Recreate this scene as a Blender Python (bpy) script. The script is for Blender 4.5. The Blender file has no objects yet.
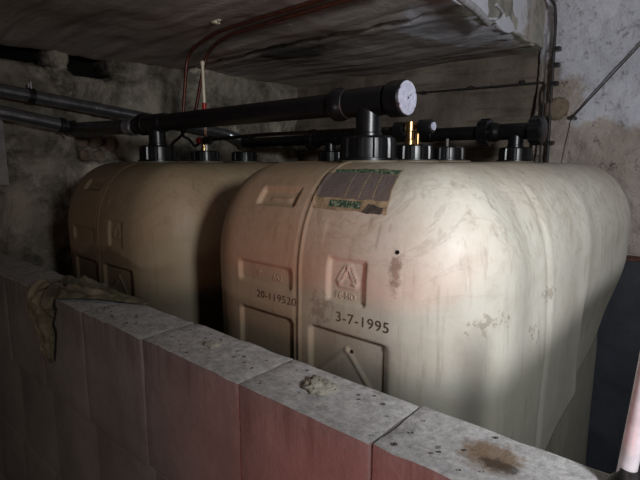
import bpy, bmesh, math, random
import numpy as np
from mathutils import Vector, Matrix

SC = bpy.context.scene
COL = SC.collection
random.seed(7)

# ------------------------------------------------------------------ camera
EYE = Vector((0.0, 0.0, 1.5))
cam_d = bpy.data.cameras.new('camera')
cam_d.sensor_fit = 'HORIZONTAL'
cam_d.sensor_width = 36.0
cam_d.lens = 36.0 * 480.0 / 640.0
cam_d.clip_start = 0.02
cam = bpy.data.objects.new('camera', cam_d)
COL.objects.link(cam)
cam.location = EYE
cam.rotation_euler = (math.radians(90 - 9.1136), 0, math.radians(41.228))
SC.camera = cam

# ------------------------------------------------------------------ world, lamps, exposure
world = bpy.data.worlds.new('world')
SC.world = world
world.use_nodes = True
world.node_tree.nodes['Background'].inputs[0].default_value = (0.6, 0.7, 0.8, 1)
world.node_tree.nodes['Background'].inputs[1].default_value = 0.0


def lamp(name, kind, loc, energy, color, size=0.1, target=None, **kw):
    d = bpy.data.lights.new(name, kind)
    d.energy = energy
    d.color = color
    if kind == 'AREA':
        d.shape = 'DISK'
        d.size = size
    else:
        d.shadow_soft_size = size
    for k, v in kw.items():
        setattr(d, k, v)
    o = bpy.data.objects.new(name, d)
    COL.objects.link(o)
    o.location = loc
    if target is not None:
        o.rotation_euler = (Vector(target) - Vector(loc)).to_track_quat('-Z', 'Y').to_euler()
    return o


# the cellar's cool wall lamp by the open hatch to the right of the camera
lamp('hatch_lamp', 'SPOT', (0.58, 0.12, 1.72), 70.0, (0.95, 0.98, 1.0), 0.08, target=(-0.32, 1.50, 1.60), spot_size=math.radians(112), spot_blend=1.0)
# added unseen lights: warm fill by the camera, red glow low before the wall
lamp('warm_fill', 'POINT', (0.06, -0.32, 1.22), 1.7, (1.0, 0.50, 0.38), 0.06)
lamp('red_fill', 'SPOT', (0.02, -0.02, 0.92), 7.5, (1.0, 0.17, 0.16), 0.05, target=(-0.24, 0.42, 1.02), spot_size=math.radians(74), spot_blend=1.0)
# added unseen fill behind the camera, lifting the ceiling and front faces
lamp('rear_fill', 'POINT', (-0.35, -1.15, 0.75), 8.0, (1.0, 0.92, 0.86), 0.08)

vs = SC.view_settings
vs.view_transform = 'Standard'
vs.look = 'None'
vs.gamma = 1.0
vs.use_curve_mapping = False
vs.exposure = 0.0


# ------------------------------------------------------------------ material helpers
def lin(r, g, b):
    def c(v):
        v /= 255.0
        return v / 12.92 if v <= 0.04045 else ((v + 0.055) / 1.055) ** 2.4
    return (c(r), c(g), c(b), 1.0)


class NT:
    def __init__(self, name):
        self.m = bpy.data.materials.new(name)
        self.m.use_nodes = True
        self.t = self.m.node_tree
        self.b = self.t.nodes['Principled BSDF']
        self.tc = self.t.nodes.new('ShaderNodeTexCoord')
        geo = self.t.nodes.new('ShaderNodeNewGeometry')
        self.world = geo.outputs['Position']
        self.obj = self.tc.outputs['Object']

    def n(self, typ, **kw):
        nd = self.t.nodes.new(typ)
        for k, v in kw.items():
            setattr(nd, k, v)
        return nd

    def link(self, a, b):
        self.t.links.new(a, b)

    def setin(self, sock, v):
        if hasattr(v, 'is_output') or isinstance(v, bpy.types.NodeSocket):
            self.link(v, sock)
        else:
            sock.default_value = v

    def noise(self, scale, detail=4, rough=0.6, vec=None, stretch=None, dist=0.0):
        nd = self.n('ShaderNodeTexNoise')
        nd.inputs['Scale'].default_value = scale
        nd.inputs['Detail'].default_value = detail
        nd.inputs['Roughness'].default_value = rough
        nd.inputs['Distortion'].default_value = dist
        v = vec if vec is not None else self.world
        if stretch:
            mp = self.n('ShaderNodeMapping')
            mp.inputs['Scale'].default_value = stretch
            self.link(v, mp.inputs[0])
            v = mp.outputs[0]
        self.link(v, nd.inputs['Vector'])
        return nd.outputs['Fac']

    def ramp(self, fac, stops):
        nd = self.n('ShaderNodeValToRGB')
        el = nd.color_ramp.elements
        while len(el) < len(stops):
            el.new(0.5)
        for e, (p, c) in zip(el, stops):
            e.position = p
            e.color = c if not isinstance(c, (int, float)) else (c, c, c, 1)
        self.setin(nd.inputs[0], fac)
        return nd.outputs[0]

    def mix(self, fac, a, b, mode='MIX'):
        nd = self.n('ShaderNodeMix', data_type='RGBA', blend_type=mode)
        self.setin(nd.inputs[0], fac)
        self.setin(nd.inputs[6], a)
        self.setin(nd.inputs[7], b)
        return nd.outputs[2]

    def math(self, op, a, b=0.0, c=0.0, clamp=False):
        nd = self.n('ShaderNodeMath', operation=op, use_clamp=clamp)
        self.setin(nd.inputs[0], a)
        self.setin(nd.inputs[1], b)
        self.setin(nd.inputs[2], c)
        return nd.outputs[0]

    def sep(self, v):
        nd = self.n('ShaderNodeSeparateXYZ')
        self.link(v, nd.inputs[0])
        return nd.outputs

    def step(self, v, lo, hi):
        nd = self.n('ShaderNodeMapRange', interpolation_type='SMOOTHSTEP')
        self.setin(nd.inputs[0], v)
        nd.inputs[1].default_value = lo
        nd.inputs[2].default_value = hi
        return nd.outputs[0]

    def dist(self, v, p, scale=(1, 1, 1)):
        sub = self.n('ShaderNodeVectorMath', operation='SUBTRACT')
        self.link(v, sub.inputs[0])
        sub.inputs[1].default_value = p
        mul = self.n('ShaderNodeVectorMath', operation='MULTIPLY')
        self.link(sub.outputs[0], mul.inputs[0])
        mul.inputs[1].default_value = scale
        ln = self.n('ShaderNodeVectorMath', operation='LENGTH')
        self.link(mul.outputs[0], ln.inputs[0])
        return ln.outputs['Value']

    def bump(self, h, strength=0.3, dist=0.01):
        nd = self.n('ShaderNodeBump')
        nd.inputs['Strength'].default_value = strength
        nd.inputs['Distance'].default_value = dist
        self.link(h, nd.inputs['Height'])
        self.link(nd.outputs[0], self.b.inputs['Normal'])

    def fin(self, color=None, rough=0.6, metal=0.0, spec=0.5):
        if color is not None:
            self.setin(self.b.inputs['Base Color'], color)
        self.setin(self.b.inputs['Roughness'], rough)
        self.b.inputs['Metallic'].default_value = metal
        self.b.inputs['Specular IOR Level'].default_value = spec
        return self.m


def m_plain(name, c1, c2, scale=20, rough=0.5, metal=0.0, spec=0.5, bump=0.0, bscale=80):
    k = NT(name)
    f = k.noise(scale)
    c = k.mix(k.ramp(f, [(0.35, 0.0), (0.68, 1.0)]), c1, c2)
    if bump:
        k.bump(k.noise(bscale, 5), bump, 0.004)
    return k.fin(c, rough, metal, spec)


# ------------------------------------------------------------------ materials
def mat_tank(name, seed):
    k = NT(name)
    o = k.obj
    x, y, z = k.sep(o)[0:3]
    big = k.noise(3.2, 5, 0.6, vec=o)
    fine = k.noise(26, 6, 0.65, vec=o)
    streak = k.noise(9, 5, 0.6, vec=o, stretch=(6, 6, 0.55))
    pale_tone = lin(214, 210, 198) if seed == 0 else lin(164, 146, 120)  # left tank: dirtier plastic, also darkened in colour for the weaker light there
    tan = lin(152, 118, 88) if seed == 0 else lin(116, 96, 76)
    # browner towards low x and paler towards high x, broken up by noise
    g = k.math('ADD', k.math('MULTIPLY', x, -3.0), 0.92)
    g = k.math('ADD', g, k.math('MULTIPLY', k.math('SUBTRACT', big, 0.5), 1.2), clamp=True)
    c = k.mix(k.math('MULTIPLY', g, 0.85), pale_tone, tan)
    c = k.mix(k.math('MULTIPLY', k.ramp(fine, [(0.45, 0.0), (0.75, 1.0)]), 0.22), c, lin(150, 124, 92))
    c = k.mix(k.math('MULTIPLY', k.ramp(streak, [(0.56, 0.0), (0.75, 1.0)]), 0.45), c, lin(120, 92, 66))
    # smeared dirty swirls on the crown
    sw = k.noise(5.5, 7, 0.6, vec=o, dist=2.6)
    swm = k.math('MULTIPLY', k.ramp(sw, [(0.47, 0.0), (0.5, 1.0), (0.53, 0.0)]), k.step(z, 1.22, 1.42))
    c = k.mix(k.math('MULTIPLY', swm, 0.22), c, lin(112, 88, 60))
    # dust lying on the top
    c = k.mix(k.math('MULTIPLY', k.step(z, 1.44, 1.5), 0.35), c, lin(120, 104, 80))
    # scuffs on the flank edge
    sc = k.noise(34, 5, 0.7, vec=o, stretch=(1, 1, 0.32))
    scm = k.math('MULTIPLY', k.ramp(sc, [(0.66, 0.0), (0.71, 1.0)]), k.step(x, 0.20, 0.30))
    c = k.mix(k.math('MULTIPLY', scm, 0.7), c, lin(96, 74, 56))
    if seed == 0:
        # oily run below a small puncture mark, and a purple smear near the date
        d = k.dist(o, (0.197, 0.0, 1.338), (75, 8, 22))
        d = k.math('ADD', d, k.math('MULTIPLY', k.math('SUBTRACT', k.noise(60, 5, 0.7, vec=o), 0.5), 2.6))
        c = k.mix(k.math('MULTIPLY', k.step(d, 1.0, 0.2), 0.6), c, lin(104, 62, 44))
        d = k.dist(o, (0.196, 0.0, 1.366), (250, 12, 290))
        c = k.mix(k.step(d, 1.1, 0.8), c, lin(20, 15, 12))
        d = k.dist(o, (0.115, 0.0, 1.187), (280, 12, 280))
        c = k.mix(k.step(d, 1.1, 0.8), c, lin(20, 15, 12))
        d = k.dist(o, (0.05, 0.0, 1.245), (26, 6, 22))
        d = k.math('ADD', d, k.math('MULTIPLY', k.math('SUBTRACT', k.noise(70, 5, 0.7, vec=o), 0.5), 3.0))
        c = k.mix(k.math('MULTIPLY', k.step(d, 0.8, 0.1), 0.5), c, lin(112, 76, 66))
        for px, py, pz, sy in ((0.31, 0.08, 1.262, 14), (0.33, 0.33, 1.262, 16), (0.335, 0.26, 1.21, 24)):
            d = k.dist(o, (px, py, pz), (20, sy, 40))
            d = k.math('ADD', d, k.math('MULTIPLY', k.math('SUBTRACT', k.noise(75, 5, 0.7, vec=o), 0.5), 4.2))
            c = k.mix(k.math('MULTIPLY', k.step(d, 0.5, 0.1), 0.42), c, lin(116, 92, 72))
    # the heating oil standing inside shows through the translucent wall
    lv = k.math('ADD', z, k.math('MULTIPLY', k.math('SUBTRACT', fine, 0.5), 0.006))
    oil = k.step(lv, 1.218, 1.125)
    c = k.mix(oil, c, k.mix(0.76, c, lin(80, 78, 66)))
    k.bump(k.math('ADD', k.noise(55, 6, 0.6, vec=o), k.math('MULTIPLY', big, 2.0)), 0.22, 0.004)
    r = k.ramp(big, [(0.3, 0.42), (0.7, 0.6)])
    m = k.fin(c, r, 0.0, 0.4)
    k.b.inputs['Subsurface Weight'].default_value = 0.0
    return m


def mat_concrete():
    k = NT('ceiling_concrete')
    a = k.noise(2.2, 8, 0.65)
    s = k.noise(3.0, 8, 0.6, stretch=(0.5, 7, 1))
    c = k.mix(k.ramp(a, [(0.3, 0.0), (0.7, 1.0)]), lin(154, 145, 138), lin(196, 187, 180))
    c = k.mix(k.math('MULTIPLY', k.ramp(s, [(0.5, 0.0), (0.62, 1.0)]), 0.5), c, lin(116, 108, 102))
    p = k.noise(26, 6, 0.7)
    c = k.mix(k.math('MULTIPLY', k.ramp(p, [(0.64, 0.0), (0.7, 1.0)]), 0.8), c, lin(226, 216, 206))
    # soot where a lamp once hung and along the joint
    x, y, z = k.sep(k.world)[0:3]
    d = k.dist(k.world, (-1.45, 1.5, 1.95), (3.2, 7.5, 1))
    d = k.math('ADD', d, k.math('MULTIPLY', k.math('SUBTRACT', k.noise(7, 6, 0.7), 0.5), 1.6))
    c = k.mix(k.math('MULTIPLY', k.step(d, 1.1, 0.4), 0.8), c, lin(28, 25, 23))
    j = k.math('ABSOLUTE', k.math('SUBTRACT', y, 1.41))
    j = k.math('ADD', j, k.math('MULTIPLY', k.math('SUBTRACT', k.noise(16, 6, 0.7), 0.5), 0.09))
    c = k.mix(k.math('MULTIPLY', k.step(j, 0.04, 0.005), 0.85), c, lin(26, 24, 22))
    # flaking whitewash at the slab's free end by the corner
    d = k.dist(k.world, (-0.72, 1.62, 1.957), (3.6, 2.6, 1))
    d = k.math('ADD', d, k.math('MULTIPLY', k.math('SUBTRACT', k.noise(9, 7, 0.7), 0.5), 1.5))
    c = k.mix(k.math('MULTIPLY', k.step(d, 1.0, 0.75), 0.9), c, lin(214, 216, 226))
    k.bump(k.math('ADD', k.noise(30, 8, 0.7), k.math('MULTIPLY', s, 0.8)), 0.6, 0.012)
    return k.fin(c, 0.9, 0, 0.2)


def mat_plaster_dark():
    k = NT('sooty_plaster')
    a = k.noise(4.5, 8, 0.68, dist=0.6)
    b = k.noise(13, 7, 0.7)
    c = k.mix(k.ramp(a, [(0.34, 0.0), (0.62, 1.0)]), lin(74, 70, 64), lin(186, 176, 160))
    c = k.mix(k.math('MULTIPLY', k.ramp(b, [(0.55, 0.0), (0.7, 1.0)]), 0.6), c, lin(52, 44, 38))
    w = k.noise(5.6, 6, 0.7)
    c = k.mix(k.math('MULTIPLY', k.ramp(w, [(0.58, 0.0), (0.68, 1.0)]), 0.8), c, lin(222, 212, 196))
    # shade inside the knocked-out pockets painted in as black
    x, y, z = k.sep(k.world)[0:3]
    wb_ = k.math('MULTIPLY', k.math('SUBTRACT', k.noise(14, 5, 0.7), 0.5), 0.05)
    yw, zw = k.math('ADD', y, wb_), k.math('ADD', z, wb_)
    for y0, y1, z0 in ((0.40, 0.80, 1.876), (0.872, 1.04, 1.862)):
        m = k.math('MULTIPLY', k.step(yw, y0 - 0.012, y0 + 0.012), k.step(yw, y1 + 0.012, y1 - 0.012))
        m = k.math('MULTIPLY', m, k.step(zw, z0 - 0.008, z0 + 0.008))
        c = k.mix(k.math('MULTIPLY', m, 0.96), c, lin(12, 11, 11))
    k.bump(k.math('ADD', b, k.math('MULTIPLY', a, 1.5)), 0.8, 0.02)
    return k.fin(c, 0.92, 0, 0.2)


def mat_plaster_back():
    k = NT('grey_wall_plaster')
    a = k.noise(3.0, 8, 0.66)
    b = k.noise(18, 7, 0.7)
    s = k.noise(5, 7, 0.6, stretch=(0.6, 1, 6))
    c = k.mix(k.ramp(a, [(0.34, 0.0), (0.66, 1.0)]), lin(98, 88, 78), lin(142, 130, 118))
    c = k.mix(k.math('MULTIPLY', k.ramp(s, [(0.52, 0.0), (0.64, 1.0)]), 0.5), c, lin(72, 64, 58))
    c = k.mix(k.math('MULTIPLY', k.ramp(b, [(0.62, 0.0), (0.72, 1.0)]), 0.5), c, lin(60, 50, 44))
    k.bump(k.math('ADD', b, a), 0.7, 0.015)
    return k.fin(c, 0.92, 0, 0.2)


def mat_whitewash():
    k = NT('whitewashed_plaster')
    x, y, z = k.sep(k.world)[0:3]
    a = k.noise(6, 8, 0.7)
    b = k.noise(34, 7, 0.75)
    white = k.mix(k.ramp(a, [(0.35, 0.0), (0.65, 1.0)]), lin(206, 206, 218), lin(230, 230, 240))
    white = k.mix(k.math('MULTIPLY', k.ramp(b, [(0.55, 0.0), (0.66, 1.0)]), 0.75), white, lin(120, 112, 112))  # dark speckle: shade of the wall's pits painted into the whitewash
    bare = k.mix(k.ramp(a, [(0.35, 0.0), (0.68, 1.0)]), lin(172, 158, 148), lin(208, 196, 188))
    bare = k.mix(k.math('MULTIPLY', k.ramp(k.noise(20, 7, 0.75), [(0.57, 0.0), (0.67, 1.0)]), 0.8), bare, lin(66, 54, 46))
    e = k.math('ADD', z, k.math('MULTIPLY', k.math('SUBTRACT', k.noise(5.5, 7, 0.7), 0.5), 0.22))
    d = k.dist(k.world, (-0.64, 2.1, 1.72), (5, 1, 4))
    d = k.math('ADD', d, k.math('MULTIPLY', k.math('SUBTRACT', k.noise(11, 7, 0.7), 0.5), 1.3))
    f = k.math('MULTIPLY', k.step(e, 1.625, 1.665), k.step(d, 0.55, 0.8))
    c = k.mix(f, bare, white)
    # old yellowed limewash on the strip by the corner
    k.bump(k.math('ADD', b, k.math('MULTIPLY', a, 1.2)), 0.9, 0.02)
    return k.fin(c, 0.9, 0, 0.2)


def mat_block():
    k = NT('concrete_block')
    x, y, z = k.sep(k.world)[0:3]
    geo = k.n('ShaderNodeNewGeometry')
    nz = k.sep(geo.outputs['Normal'])[2]
    a = k.noise(5, 8, 0.65)
    b = k.noise(60, 6, 0.7)
    c = k.mix(k.ramp(a, [(0.32, 0.0), (0.68, 1.0)]), lin(116, 110, 107), lin(140, 134, 131))
    c = k.mix(k.math('MULTIPLY', k.ramp(b, [(0.6, 0.0), (0.72, 1.0)]), 0.35), c, lin(96, 88, 82))
    # stronger light on the top painted in as a paler grey, with dark spatters
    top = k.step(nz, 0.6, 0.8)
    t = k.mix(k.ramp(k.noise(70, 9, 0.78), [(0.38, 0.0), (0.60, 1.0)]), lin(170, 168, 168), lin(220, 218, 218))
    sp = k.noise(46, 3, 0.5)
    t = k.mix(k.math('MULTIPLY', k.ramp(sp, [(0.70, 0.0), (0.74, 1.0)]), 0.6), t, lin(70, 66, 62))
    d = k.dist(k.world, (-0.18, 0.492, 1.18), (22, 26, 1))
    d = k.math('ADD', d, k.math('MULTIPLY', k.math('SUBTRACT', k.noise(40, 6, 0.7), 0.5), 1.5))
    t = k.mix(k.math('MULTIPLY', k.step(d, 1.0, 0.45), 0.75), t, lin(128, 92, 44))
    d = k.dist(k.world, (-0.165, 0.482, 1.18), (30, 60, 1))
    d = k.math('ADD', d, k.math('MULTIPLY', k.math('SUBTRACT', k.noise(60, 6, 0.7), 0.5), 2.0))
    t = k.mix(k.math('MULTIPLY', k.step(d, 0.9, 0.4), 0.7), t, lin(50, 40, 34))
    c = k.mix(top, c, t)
    # dark runs of oil down the face from the top edge
    dr = k.noise(16, 5, 0.7, stretch=(3.0, 1, 0.22))
    ln = k.math('ADD', z, k.math('MULTIPLY', k.math('SUBTRACT', k.noise(13, 4, 0.6, stretch=(1.6, 1, 0.05)), 0.5), 0.34))
    m = k.math('MULTIPLY', k.ramp(dr, [(0.45, 0.0), (0.62, 1.0)]), k.step(ln, 1.10, 1.18))
    m = k.math('MULTIPLY', m, k.math('SUBTRACT', 1.0, top))
    c = k.mix(k.math('MULTIPLY', m, 0.45), c, lin(84, 68, 62))
    k.bump(k.math('ADD', b, k.math('MULTIPLY', k.noise(20, 7, 0.7), 1.4)), 0.45, 0.004)
    return k.fin(c, 0.88, 0, 0.25)


def mat_label():
    k = NT('label_paper')
    o = k.obj
    c = k.mix(k.ramp(k.noise(60, 6, 0.7, vec=o), [(0.35, 0.0), (0.65, 1.0)]), lin(168, 146, 116), lin(120, 100, 78))
    return k.fin(c, 0.6)


def mat_label_table():
    k = NT('label_table_print')
    o = k.obj
    x, y, z = k.sep(o)[0:3]
    rows = k.math('SINE', k.math('MULTIPLY', z, 2600.0))
    words = k.noise(240, 2, 0.6, vec=o, stretch=(1, 0.2, 0.2))
    f = k.math('MULTIPLY', k.step(rows, 0.1, 0.6), k.ramp(words, [(0.42, 0.0), (0.5, 1.0)]))
    c = k.mix(k.math('MULTIPLY', f, 0.4), lin(96, 84, 82), lin(150, 136, 122))
    c = k.mix(k.math('MULTIPLY', k.ramp(k.noise(45, 6, 0.7, vec=o), [(0.5, 0.0), (0.7, 1.0)]), 0.5), c, lin(116, 96, 76))
    return k.fin(c, 0.6)


def mat_label_green():
    k = NT('label_green_print')
    o = k.obj
    words = k.noise(330, 2, 0.6, vec=o, stretch=(1, 0.3, 0.6))
    c = k.mix(k.ramp(words, [(0.52, 0.0), (0.58, 1.0)]), lin(48, 70, 54), lin(128, 136, 112))
    return k.fin(c, 0.6)


M = {}
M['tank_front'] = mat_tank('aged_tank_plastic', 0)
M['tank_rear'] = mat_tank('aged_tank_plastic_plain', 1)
M['ceiling'] = mat_concrete()
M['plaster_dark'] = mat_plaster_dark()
M['plaster_back'] = mat_plaster_back()
M['whitewash'] = mat_whitewash()
M['block'] = mat_block()
M['mortar'] = m_plain('mortar_joint', lin(60, 54, 50), lin(86, 78, 72), 40, 0.95, bump=0.5)
M['lump'] = m_plain('dried_mortar', lin(150, 146, 132), lin(206, 202, 188), 60, 0.95, bump=0.9, bscale=120)
M['crumb'] = m_plain('dark_crumbs', lin(50, 46, 42), lin(120, 112, 104), 90, 0.95)
M['black'] = m_plain('black_plastic', lin(10, 10, 12), lin(18, 19, 22), 30, 0.33, spec=0.5, bump=0.05)
M['black_pipe'] = m_plain('black_pipe_plastic', lin(8, 8, 10), lin(15, 15, 17), 14, 0.45, spec=0.45, bump=0.05)
M['disc'] = m_plain('pale_grey_disc', lin(168, 170, 190), lin(196, 198, 214), 120, 0.45)
M['disc_mark'] = m_plain('disc_moulding', lin(70, 70, 84), lin(96, 96, 110), 120, 0.5)
M['grey_pipe'] = m_plain('grey_metal_pipe', lin(150, 154, 160), lin(190, 194, 200), 24, 0.3, 0.9)
M['steel_dark'] = m_plain('dull_steel', lin(46, 46, 48), lin(86, 84, 82), 60, 0.42, 0.7)
M['steel'] = m_plain('bright_steel', lin(206, 200, 204), lin(232, 228, 232), 60, 0.25, 0.9)
M['pole'] = m_plain('steel_reflection_white', lin(214, 204, 210), lin(236, 228, 234), 60, 0.25)  # pale non-metal colour carrying the bright reflection of a steel tube
M['copper'] = m_plain('tarnished_copper', lin(84, 50, 42), lin(112, 70, 58), 50, 0.4, 0.6)
M['brass'] = m_plain('brass', lin(150, 120, 80), lin(184, 154, 108), 70, 0.28, 0.95)
M['red'] = m_plain('red_plastic', lin(150, 24, 26), lin(186, 36, 34), 40, 0.4)
M['tube'] = m_plain('clear_yellowed_tube', lin(216, 206, 180), lin(238, 230, 208), 40, 0.25)
M['conduit'] = m_plain('painted_conduit', lin(140, 140, 144), lin(182, 182, 186), 50, 0.5)
M['wire'] = m_plain('dark_wire', lin(38, 36, 36), lin(60, 56, 54), 60, 0.6)
M['string'] = m_plain('pale_string', lin(150, 142, 130), lin(190, 182, 168), 60, 0.8)
M['rust'] = m_plain('rusty_edge', lin(110, 66, 50), lin(70, 44, 38), 40, 0.8)
M['coating'] = m_plain('dark_tanking_coat', lin(44, 46, 54), lin(60, 62, 70), 8, 0.5, bump=0.2)
M['floor'] = m_plain('cellar_floor_concrete', lin(70, 64, 60), lin(104, 96, 90), 6, 0.9, bump=0.6, bscale=30)
M['stone'] = m_plain('rubble_stone', lin(104, 90, 76), lin(142, 126, 106), 26, 0.95, bump=0.9, bscale=50)
M['ink'] = m_plain('stamp_ink', lin(66, 48, 40), lin(104, 78, 62), 120, 0.7)
M['label'] = mat_label()
M['label_table'] = mat_label_table()
M['label_green'] = mat_label_green()
M['label_dark'] = m_plain('label_tear', lin(58, 50, 46), lin(84, 74, 66), 120, 0.8)
M['board'] = m_plain('grey_painted_board', lin(150, 150, 150), lin(186, 184, 180), 12, 0.8, bump=0.3)


def mat_rag():
    k = NT('oily_rag_cloth')
    c = k.mix(k.ramp(k.noise(16, 6, 0.7), [(0.36, 0.0), (0.64, 1.0)]), lin(84, 80, 66), lin(140, 134, 112))
    c = k.mix(k.math('MULTIPLY', k.ramp(k.noise(9, 5, 0.6), [(0.5, 0.0), (0.66, 1.0)]), 0.6), c, lin(58, 46, 38))
    wv = k.n('ShaderNodeTexWave')
    wv.inputs['Scale'].default_value = 160
    k.link(k.world, wv.inputs['Vector'])
    k.bump(k.math('ADD', wv.outputs['Fac'], k.noise(90, 4)), 0.2, 0.002)
    return k.fin(c, 0.95, 0, 0.1)


M['rag'] = mat_rag()


# ------------------------------------------------------------------ object helpers
def tag(o, label=None, cat=None, group=None, kind=None):
    if label:
        o['label'] = label
    if cat:
        o['category'] = cat
    if group:
        o['group'] = group
    if kind:
        o['kind'] = kind
    return o


def empty(name, loc, label=None, cat=None, group=None, kind=None, parent=None):
    o = bpy.data.objects.new(name, None)
    o.empty_display_size = 0.05
    COL.objects.link(o)
    o.location = loc
    if parent:
        o.parent = parent
    return tag(o, label, cat, group, kind)


def link_mesh(name, me, mat, parent=None, loc=(0, 0, 0)):
    if mat is not None and not me.materials:
        me.materials.append(mat)
    o = bpy.data.objects.new(name, me)
    COL.objects.link(o)
    o.location = loc
    if parent is not None:
        o.parent = parent
    return o


def mesh_from(name, verts, faces, smooth=False):
    me = bpy.data.meshes.new(name)
    me.from_pydata([tuple(map(float, v)) for v in verts], [], faces)
    me.update()
    if smooth:
        me.polygons.foreach_set('use_smooth', [True] * len(me.polygons))
    return me


class MB:
    """collects shapes for one mesh"""
    def __init__(self):
        self.v = []
        self.f = []
        self.sm = []

    def add(self, verts, faces, smooth=True):
        o = len(self.v)
        self.v += [tuple(map(float, p)) for p in verts]
        self.f += [tuple(i + o for i in f) for f in faces]
        self.sm += [smooth] * len(faces)
        return self

    def box(self, lo, hi):
        x0, y0, z0 = lo
        x1, y1, z1 = hi
        v = [(x0, y0, z0), (x1, y0, z0), (x1, y1, z0), (x0, y1, z0), (x0, y0, z1), (x1, y0, z1), (x1, y1, z1), (x0, y1, z1)]
        f = [(3, 2, 1, 0), (4, 5, 6, 7), (0, 1, 5, 4), (1, 2, 6, 5), (2, 3, 7, 6), (3, 0, 4, 7)]
        return self.add(v, f, False)

    def tube(self, pts, r, seg=16, cap=True):
        pts = [np.array(p, float) for p in pts]
        rr = r if hasattr(r, '__len__') else [r] * len(pts)
        tang = []
        for i in range(len(pts)):
            a = pts[max(i - 1, 0)]
            b = pts[min(i + 1, len(pts) - 1)]
            d = b - a
            if np.linalg.norm(d) < 1e-9:
                d = tang[-1] if tang else np.array([0, 0, 1.0])
            tang.append(d / np.linalg.norm(d))
        t0 = tang[0]
        n = np.cross(t0, (0, 0, 1.0))
        if np.linalg.norm(n) < 1e-3:
            n = np.cross(t0, (1.0, 0, 0))
        n /= np.linalg.norm(n)
        V = []
        for p, t, q in zip(pts, tang, rr):
            n = n - t * np.dot(n, t)
            n /= np.linalg.norm(n)
            b = np.cross(t, n)
            for k in range(seg):
                a = 2 * math.pi * k / seg
                V.append(p + q * (math.cos(a) * n + math.sin(a) * b))
        Fc = []
        for i in range(len(pts) - 1):
            for k in range(seg):
                k2 = (k + 1) % seg
                Fc.append((i * seg + k, i * seg + k2, (i + 1) * seg + k2, (i + 1) * seg + k))
        self.add(V, Fc, True)
        if cap:
            o = len(self.v) - len(V)
            self.f.append(tuple(o + k for k in reversed(range(seg))))
            self.sm.append(False)
            e = o + (len(pts) - 1) * seg
            self.f.append(tuple(e + k for k in range(seg)))
            self.sm.append(False)
        return self

    def lathe(self, prof, origin, axis, seg=32, mod=None):
        """prof: list of (radius, distance along axis); mod(angle, i) scales the radius. Sharp profile steps are doubled."""
        ax = Vector(axis).normalized()
        q = Vector((0, 0, 1)).rotation_difference(ax)
        org = Vector(origin)
        V, Fc = [], []
        for i, (r, h) in enumerate(prof):
            for k in range(seg):
                a = 2 * math.pi * k / seg
                s = mod(a, i) if mod else 1.0
                V.append(org + q @ Vector((r * s * math.cos(a), r * s * math.sin(a), h)))
        for i in range(len(prof) - 1):
            for k in range(seg):
                k2 = (k + 1) % seg
                Fc.append((i * seg + k, i * seg + k2, (i + 1) * seg + k2, (i + 1) * seg + k))
        Fc.append(tuple(reversed(range(seg))))
        Fc.append(tuple((len(prof) - 1) * seg + k for k in range(seg)))
        return self.add(V, Fc, True)

    def build(self, name, mat, parent=None, loc=(0, 0, 0), sharp=35):
        me = bpy.data.meshes.new(name)
        me.from_pydata(self.v, [], self.f)
        me.update()
        me.polygons.foreach_set('use_smooth', self.sm)
        if sharp and any(self.sm):
            try:
                me.set_sharp_from_angle(angle=math.radians(sharp))
            except Exception:
                pass
        return link_mesh(name, me, mat, parent, loc)


def fillet(pts, r=0.03, n=6):
    """round the corners of a polyline"""
    P = [np.array(p, float) for p in pts]
    out = [P[0]]
    for i in range(1, len(P) - 1):
        a, b, c = P[i - 1], P[i], P[i + 1]
        u = a - b
        w = c - b
        lu, lw = np.linalg.norm(u), np.linalg.norm(w)
        d = min(r, lu * 0.49, lw * 0.49)
        s, e = b + u / lu * d, b + w / lw * d
        for t in np.linspace(0, 1, n):
            out.append((1 - t) ** 2 * s + 2 * t * (1 - t) * b + t * t * e)
    out.append(P[-1])
    return out


# numpy fractal noise
_rng = np.random.RandomState(11)
_lat = _rng.rand(64, 64, 64)


def vnoise(p):
    p = np.asarray(p, float)
    i = np.floor(p).astype(int)
    f = p - i
    f = f * f * (3 - 2 * f)
    r = 0
    for dx in (0, 1):
        for dy in (0, 1):
            for dz in (0, 1):
                w = (f[..., 0] if dx else 1 - f[..., 0]) * (f[..., 1] if dy else 1 - f[..., 1]) * (f[..., 2] if dz else 1 - f[..., 2])
                r = r + w * _lat[(i[..., 0] + dx) % 64, (i[..., 1] + dy) % 64, (i[..., 2] + dz) % 64]
    return r - 0.5


def fbm(p, scale, octv=4, gain=0.5):
    p = np.asarray(p, float)
    a, s, r = 1.0, scale, 0
    for _ in range(octv):
        r = r + a * vnoise(p * s + 17.3)
        a *= gain
        s *= 2.03
    return r


def sstep(x, a, b):
    t = np.clip((x - a) / (b - a), 0, 1)
    return t * t * (3 - 2 * t)


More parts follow.
